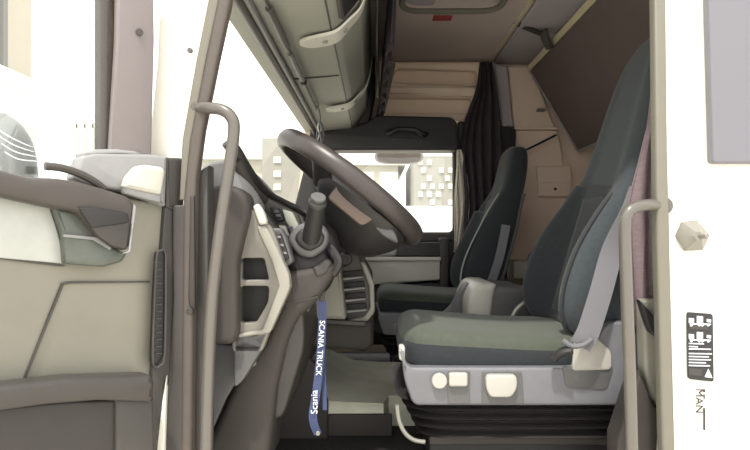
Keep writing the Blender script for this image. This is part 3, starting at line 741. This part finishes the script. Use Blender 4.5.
# side insert of hub facing the open door
so=W(-.07,-.116,-.09)
plate3('hub_insert',[fillet([(0,0),(.12,-.005),(.135,.03),(.10,.055),(0,.055)],.012)],W(-.02,-.176,-.078),uu,nrm,.02,SCREEN,sw,.004)
plate3('thumb_grip',[fillet([(0,0),(.03,.022),(.07,.022),(.10,0),(.05,-.008)],.012)],W(.11,-.165,-.06),uu,nrm,.03,MGREY,sw,.006)

# ------------------------------------------------------------------ lanyard
ly=thing('lanyard','blue lanyard with white lettering hanging from the ignition key','lanyard',P(322,285,1.60))
DL=1.62
tube('ring',[P(322,283,DL),P(325,287,DL),P(322,291,DL),P(319,287,DL)],.0015,STEEL,ly,4,6,closed=True)
box('clasp',P(319.3,290,DL-.004),P(324.7,301,DL+.004),SEALD,ly,.002)
a=ribbon('ribbon',[P(322,300,DL),P(322,330,DL),P(320,360,DL-.005),P(316,395,DL-.008),P(313,412,DL-.008),P(314,424,DL-.006),P(318,434,DL)],.022,.002,BLUE,ly,up=Vector((0,1,0)))
b=ribbon('ribbon',[P(323,300,DL+.01),P(323,345,DL+.01),P(324,380,DL+.008),P(325,410,DL+.004)],.012,.002,BLUE,ly,up=Vector((.3,1,0)))
text('lettering','SCANIA TRUCK',P(320.2,348,DL-.012),(-.07,0,-1),(1,0,-.07),.021,LETTER,a)
text('lettering','Scania',P(314.5,402,DL-.016),(.0,0,1),(-1,0,0),.026,LETTER,a)
disc('end_button',P(318,433,DL-.002),(0,-1,0),.006,.006,STEEL,ly)

# ------------------------------------------------------------------ grab handles
h=thing('grab_handle','grey tubular grab handle beside the front door pillar','grab handle',P(215,450,1.36))
tube('bar',[P(197,108,1.39),P(208,108,1.36),P(222,110,1.345),P(231,117,1.34),P(234,130,1.34),P(229,170,1.34),P(220,230,1.34),P(212,300,1.34),P(208,380,1.34),P(206,460,1.34),P(204,500,1.36)],.0135,HANDLE,h,8,14)
disc('mount',P(197,108,1.395),(0.2,-1,0),.012,.02,HANDLE,h)
h=thing('grab_handle','grey tubular grab handle standing in front of the driver seat near the white rear pillar','grab handle',P(632,450,1.36))
tube('bar',[P(662,206,1.39),P(648,205,1.36),P(634,208,1.345),P(627,215,1.34),P(625,230,1.34),P(627,300,1.34),P(630,380,1.34),P(632,460,1.34),P(633,500,1.36)],.0135,HANDLE,h,8,14)
disc('mount',P(662,206,1.395),(-0.2,-1,0),.02,.02,HANDLE,h)

# ------------------------------------------------------------------ open driver door
th=math.radians(42)
H0=Vector((X(170,1.37),1.37+CAMY,0)); dd=Vector((-math.sin(th),-math.cos(th),0)); dn=Vector((math.cos(th),-math.sin(th),0))  # dn = inner side
def onp(px,py,off=0.0):
    """pixel -> (t,z) on the door's inner plane shifted by off along its inner normal"""
    ray=Vector(((px-CX)/F,1,-(py-CY)/F)); cam=Vector((0,CAMY,CAMZ)); p0=H0+dn*off
    k=(p0-cam).dot(dn)/ray.dot(dn); q=cam+ray*k
    return ((q-H0).dot(dd),q.z)
dr=thing('truck_door','open driver door with pale inner panel, armrest and window frame at the left','door',(H0.x,H0.y,1.3))
def dplate(name,pts,off,thick,m,bev=.004,r=0,holes=(),tz=False,label=None,parent=None):
    # u = -dd (towards hinge) so that u x z ... inner face at off, thickness outward
    def cv(pp,rr):
        q=[(-(p[0]),p[1]) if tz else (lambda w_:(-w_[0],w_[1]))(onp(p[0],p[1],off)) for p in pp]
        return fillet(q,rr) if rr else q
    outs=[cv(pts,r)]+[cv(h_,hr) for h_,hr in holes]
    O=Vector((H0.x,H0.y,0))+dn*off
    uD=-dd; w_=uD.cross(Vector((0,0,1)))   # points to -? 
    # plate3 extrudes along -(u x v)
    if w_.dot(dn)<0: raise Exception('door frame orientation')
    return plate3(name,outs,O,uD,(0,0,1),thick,m,parent or dr,bev,label)
# outer skin + frame (in door t,z coordinates)
sill=onp(90,178)[1]
dplate('outer_skin',[(-.0,1.25),(1.0,1.25),(1.0,2.18),(-.0,2.22)],-.07,.02,WHITE,.004,.03,tz=True)
tp=onp(155,0)[0]; 
w1=onp(108,60)[0]; w0=onp(154,60)[0]
wf=dplate('window_frame',[(w0+.0,2.12),(w0-.005,2.98),(1.0,2.98),(1.0,2.12)],-.03,.04,DOORGREY,.006,.02,holes=[([(w1,2.19),(w1,2.92),(.93,2.92),(.93,2.19)],.03)],tz=True)
dplate('frame_post',[(118,-30),(154,-30),(155,40),(152,160),(110,160),(117,40)],-.01,.02,mat('mauve_grey_post',(122,115,116),.5,var=.02),.006)
dplate('post_edge',[(106,-30),(118,-30),(116,60),(110,160),(104,160),(105,60)],-.03,.03,mat('tan_window_channel',(122,106,80),.6,var=.05),.004)
disc('screw_cover',Vector((H0.x,H0.y,0))+dd*onp(140,32,-.005)[0]+dn*-.008+Vector((0,0,onp(140,32,-.005)[1])),dn,.008,.003,DOORGREY,dr)
dplate('window_glass',[(w1-.01,2.14),(w1-.01,2.93),(.94,2.93),(.94,2.14)],-.05,.004,GLASS,0,tz=True,parent=wf)
# main panel
dplate('inner_panel',[(-60,185),(60,185),(166,205),(166,235),(160,300),(152,378),(152,480),(-420,480),(-420,185)],-.02,.05,DOORPAN,.006)
dplate('upper_insert',[(-120,170),(-20,192),(0,197),(50,207),(58,232),(66,264),(0,258),(-120,253)],-.012,.012,mat('pale_door_insert',(176,178,174),.45),.003)
dplate('panel_groove',[(62,283),(70,281.5),(150,281),(150,282.5),(71,283.5),(64,285),(24,384),(21.5,384)],-.015,.006,DGREY,.0)
dplate('panel_groove',[(-200,252),(0,257.5),(60,264.5),(66,266),(60,266.5),(0,259.2),(-200,254)],-.015,.006,DGREY,.0)
# corner panel with the release handle
dplate('corner_panel',[(82,156),(96,153),(150,154),(168,156),(166,207),(124,191),(98,188),(74,178)],.0,.05,LGREY,.008,.006)
dplate('sill_cap',[(84,152),(96,149),(118,148.5),(138,151),(142,156),(84,157)],-.005,.05,LGREY,.008,.004)
dplate('edge_trim',[(166,157),(186,158),(188,180),(184,214),(166,208)],-.004,.05,DGREY,.008,.004)
dplate('release_handle',[(137,166),(146,164.5),(163,167),(166,171),(162,195),(124,187),(128,176)],.02,.025,OFFW,.007,.006,label='white door release handle')
hb_=dplate('handle_base',[(124,186),(162,195),(161,203),(125,194)],.014,.02,LGREY,.004,.003)
# armrest
V=[]
dplate('armrest',[(-260,110),(-40,158),(0,169),(30,177),(58,178),(80,181),(110,190),(131,197),(137,205),(134,240),(128,251),(112,246),(98,236),(78,212),(50,207),(0,196),(-60,180),(-260,150)],.035,.045,DOORGREY,.014,.008)
pr=dplate('pull_recess_shade',[(80,212),(95,207),(122,214),(131,218),(127,249),(112,246),(98,236)],.041,.008,DGREY,.003,.006)  # flat dark plate, shade of the pull recess put into its colour
dplate('pull_shadow_band',[(79,208),(92,207),(128,213),(130,222),(122,224),(108,226),(92,228),(86,219)],.045,.008,BLACKP,.003,.004,parent=pr)  # black plate stands in for the shadow band at the top of the pull
dplate('armrest_edge',[(134.5,204),(137,207),(131,253),(122,254),(129,250)],.040,.008,LGREY,.003)
tube('arm_rail',[Vector((H0.x,H0.y,0))+dd*onp(a,b,.0)[0]+dn*.0+Vector((0,0,onp(a,b,.0)[1])) for a,b in ((45,166),(62,168),(80,174),(95,182),(104,189))],.008,DOORGREY,dr,5,8)
dplate('worn_film',[(55,208),(78,213),(96,234),(112,247),(128,254),(122,262),(104,267),(66,264),(64,236)],.012,.03,SMOKE,.006,.004,label='scuffed greenish film below the armrest')
dplate('film_edge',[(64,234),(96,237),(112,248),(110,250),(94,240),(64,237)],.018,.008,LGREY,.001)
# lower pocket
dplate('pocket_rim',[(-420,420),(-120,398),(0,386),(70,378),(152,375),(156,384),(153,403),(100,401),(50,405),(0,412),(-120,424),(-420,448)],.05,.06,DGREY,.012,.006)
dplate('pocket_front',[(-420,436),(-120,415),(0,408),(60,402),(118,400),(116,480),(-420,480)],.02,.03,mat('door_pocket_plastic',(54,50,49),.6),.006)
dplate('pocket_post',[(116,399),(154,399),(156,480),(116,480)],.03,.04,DGREY,.008)
# hinge side edge strip and grille
dplate('hinge_strip',[(165,207),(184,214),(180,250),(176,300),(170,378),(160,420),(156,480),(152,480),(152,378),(158,300)],-.006,.04,DGREY,.004)
dplate('speaker_grille',[(157,252),(165,250),(166,270),(164,355),(158,366),(152,362),(154,300)],.004,.015,BLACKP,.004,.004)
ps=[]
for i in range(14):
    y0_=262+i*7; ps.append(dplate('slat',[(156,y0_),(162,y0_),(162,y0_+1.2),(156,y0_+1.2)],.007,.004,DGREY,.0))
for p_ in ps: p_.parent=None; p_.location=(0,0,0)
g=join_into('grille_slats',ps,DGREY,dr)
tube('grille_rim',[Vector((H0.x,H0.y,0))+dd*onp(a,b,.008)[0]+dn*.008+Vector((0,0,onp(a,b,.008)[1])) for a,b in ((157,256),(160,251),(165,252),(166,270),(165,352),(160,366),(154,366),(153,350),(155,290))],.003,DGREY,dr,5,8,closed=True)
o=plate('body_edge',[(172,214),(178,214),(177,240),(174,255),(171,248)],1.385,.012,WHITE,None,.002); tag(o,'small white gap piece of bodywork seen behind the door hinge edge','bodywork')
o=plate('body_edge',[(162,402),(166,376),(163,480),(153,480)],1.362,.02,WHITE,None,.002); tag(o,'white lower sliver of bodywork below the open door','bodywork')

# ------------------------------------------------------------------ plastic wrapped object seen at far left over the armrest
pw=thing('wrapped_mirror','grey rounded housing wrapped in crinkled clear plastic behind the open door','mirror',P(0,180,1.55))
Dm=1.55
rings=[]
for k,(yy,s) in enumerate(((-.09,.35),(-.085,.7),(-.05,.95),(0,1),(.05,.95),(.085,.7),(.09,.35))):
    rings.append([P(-12,190,Dm)+Vector((a*.115*s,yy,b*.21*s)) for a,b in se(32,2.6)])
loft('housing',rings,LGREY,pw,sub=1)
rings=[]
rnd=random.Random(3)
for k,(yy,s) in enumerate(((-.11,.35),(-.10,.75),(-.06,1),(-.02,1.02),(.03,1.02),(.07,1),(.11,.7),(.12,.35))):
    rings.append([P(-12,188,Dm)+Vector((a*.13*s+rnd.uniform(-.005,.005),yy+rnd.uniform(-.006,.006),b*.235*s+rnd.uniform(-.006,.006))) for a,b in se(40,2.6)])
loft('plastic_film',rings,PLASTIC,pw)
for i in range(4):
    a=i*.5; y_=-.115
    tube('film_crease',[P(-4+i*3,128+i*8,Dm-.10),P(12+i*2,138+i*7,Dm-.115),P(30+i*1.5,146+i*5,Dm-.10),P(38+i*.8,147+i*5,Dm-.07)],.0013,LETTER,pw,5,5)

# ------------------------------------------------------------------ outside
struct(box('ground',(-60,-25,-.05),(60,90,0),CONC,None,0))
# building with patterned facade seen through passenger window
def bld(name,label,x0,x1,y,z1,depth,m,wins,parts=None,roof=None):
    t=thing(name,label,'building',((x0+x1)/2,y,0))
    box('wall',(x0,y,0),(x1,y+depth,z1),m,t,0)
    for (a,b,c,d,mm) in wins: box('window_panel',(a,y-.06,b),(c,y+.02,d),mm,t,0)
    if roof: 
        V=[(x0-.3,y-.3,z1),(x1+.3,y-.3,z1),(x1+.3,y+depth,z1),(x0-.3,y+depth,z1),(x0-.3,y+depth/2,z1+roof),(x1+.3,y+depth/2,z1+roof)]
        mesh('roof',V,[(0,1,5,4),(2,3,4,5),(0,4,3),(1,2,5),(0,3,2,1)],ROOFB,t,False)
    return t
Db=22.0
def bx_(px): return X(px,Db)
wn=[]
rb=random.Random(5)
for r_ in range(6):
    for c_ in range(4):
        x=418+c_*9+(r_%2)*3; y=160+r_*8
        if rb.random()<.75: 
            wn.append((X(x,Db),Z(y+4.5,Db),X(x+4.5,Db),Z(y,Db),WINP))
bld('office_building','grey building with scattered white window panels seen through the passenger window',X(414,Db),X(470,Db),Db+CAMY,Z(156,Db),6,WALLG,wn)
wn=[]
for c_,(a,b) in enumerate(((340,352),(358,374),(380,398))): wn.append((X(a,24),Z(200,24),X(b,24),Z(172,24),WINP))
bld('warehouse','pale low warehouse seen through the passenger window above the steering wheel',X(322,24),X(398,24),24+CAMY,Z(166,24),8,WALLB,wn,roof=.8)
o=thing('parked_trailer','white parked trailer side low in the passenger window','trailer',(1.0,12,0))
box('box_body',(X(300,14),14+CAMY,1.0),(X(475,14),14+CAMY+2.4,Z(206,14)),WINP,o,.05)
for xx in (-.9,.4,1.5):
    disc('wheel',(xx,14+CAMY+.25,.5),(0,-1,0),.5,.28,SEALD,o)
Dg=26.0
wn=[(X(274,Dg),Z(y+6,Dg),X(281,Dg),Z(y,Dg),WINP) for y in (157,171,184)]
wn+=[(X(a,Dg),Z(150,Dg),X(a+5,Dg),Z(144,Dg),WINP) for a in (288,298)]
bld('grey_building','grey building with three stacked white windows seen through the windscreen',X(262,Dg),X(306,Dg),Dg+CAMY,Z(138,Dg),6,WALLG,wn)
bld('shed','pale shed with pitched roof seen through the windscreen near the pillar',X(200,30),X(268,30),30+CAMY,Z(160,30),8,WALLB,[(X(215,30),Z(190,30),X(235,30),Z(172,30),WINP)],roof=1.6)
# far left cream building edge
CRM=mat('cream_render',(176,168,152),.9,var=.02)
o=bld('cream_building','cream building corner at the far left edge seen through the open door window',-26,-12.5,16,7.3,4.6,WINP,[])
box('upper_storey',(-26,16,7.3),(-12.6,20.6,14),CRM,o,0)
box('canopy_band',(-26,15.9,7.2),(-12.3,20.7,7.7),WHITE,o,0)
for y_ in (17.2,18.7): box('downpipe',(-12.62,y_,7.7),(-12.45,y_+.25,14),WALLD,o,0)
o=thing('yard_gate','pale metal gate posts in the yard seen through the open door window','gate',(X(85,20),20+CAMY,0))
for a in (76,84,92): box('post',(X(a,20),20+CAMY,0),(X(a+1.5,20),20+CAMY+.1,Z(122,20)),WALLB,o,0)
box('rail',(X(70,20),20+CAMY,Z(128,20)),(X(100,20),20+CAMY+.08,Z(124,20)),WALLB,o,0)
# outside mirror hanging in the passenger window
o=thing('wide_angle_mirror','pale rounded outside mirror above the passenger window','mirror',P(400,152,3.95))
rings=[]
for yy,s in ((-.03,.5),(-.025,.9),(0,1),(.04,.9),(.05,.5)): rings.append([P(399,157,3.95)+Vector((a*.16*s,yy,b*.05*s)) for a,b in se(28,3)])
loft('mirror_housing',rings,LGREY,o)
tube('mirror_arm',[P(399,150,3.95),P(399,144,3.9),P(399,138,3.75)],.015,BLACKP,o,4,8)

# ------------------------------------------------------------------ light
w=bpy.data.worlds.new('sky'); scn.world=w; w.use_nodes=True; nt=w.node_tree; bg=nt.nodes['Background']
tc=nt.nodes.new('ShaderNodeTexCoord'); sp=nt.nodes.new('ShaderNodeSeparateXYZ'); cr_=nt.nodes.new('ShaderNodeValToRGB')
nt.links.new(tc.outputs['Generated'],sp.inputs[0]); nt.links.new(sp.outputs['Z'],cr_.inputs[0])
cr_.color_ramp.elements[0].position=0.0; cr_.color_ramp.elements[0].color=(1,.98,.93,1)
cr_.color_ramp.elements[1].position=.6; cr_.color_ramp.elements[1].color=(1,.99,.96,1)
nt.links.new(cr_.outputs[0],bg.inputs[0]); bg.inputs[1].default_value=1.75
sun=bpy.data.lights.new('sun','SUN'); sun.energy=3.6; sun.angle=math.radians(3); sun.color=(1,.95,.86)
so_=bpy.data.objects.new('sun',sun); COL.objects.link(so_)
so_.rotation_euler=Vector((.15,.42,-.90)).normalized().to_track_quat('-Z','Y').to_euler()
cam=bpy.data.cameras.new('camera'); co=bpy.data.objects.new('camera',cam); COL.objects.link(co)
co.location=(0,CAMY,CAMZ); co.rotation_euler=(math.pi/2,0,0)
cam.sensor_width=36; cam.lens=F/750*36; cam.shift_y=(CY-225)/750; cam.clip_start=.02
scn.camera=co
scn.view_settings.view_transform='Standard'; scn.view_settings.look='None'; scn.view_settings.gamma=1; scn.view_settings.exposure=0.38
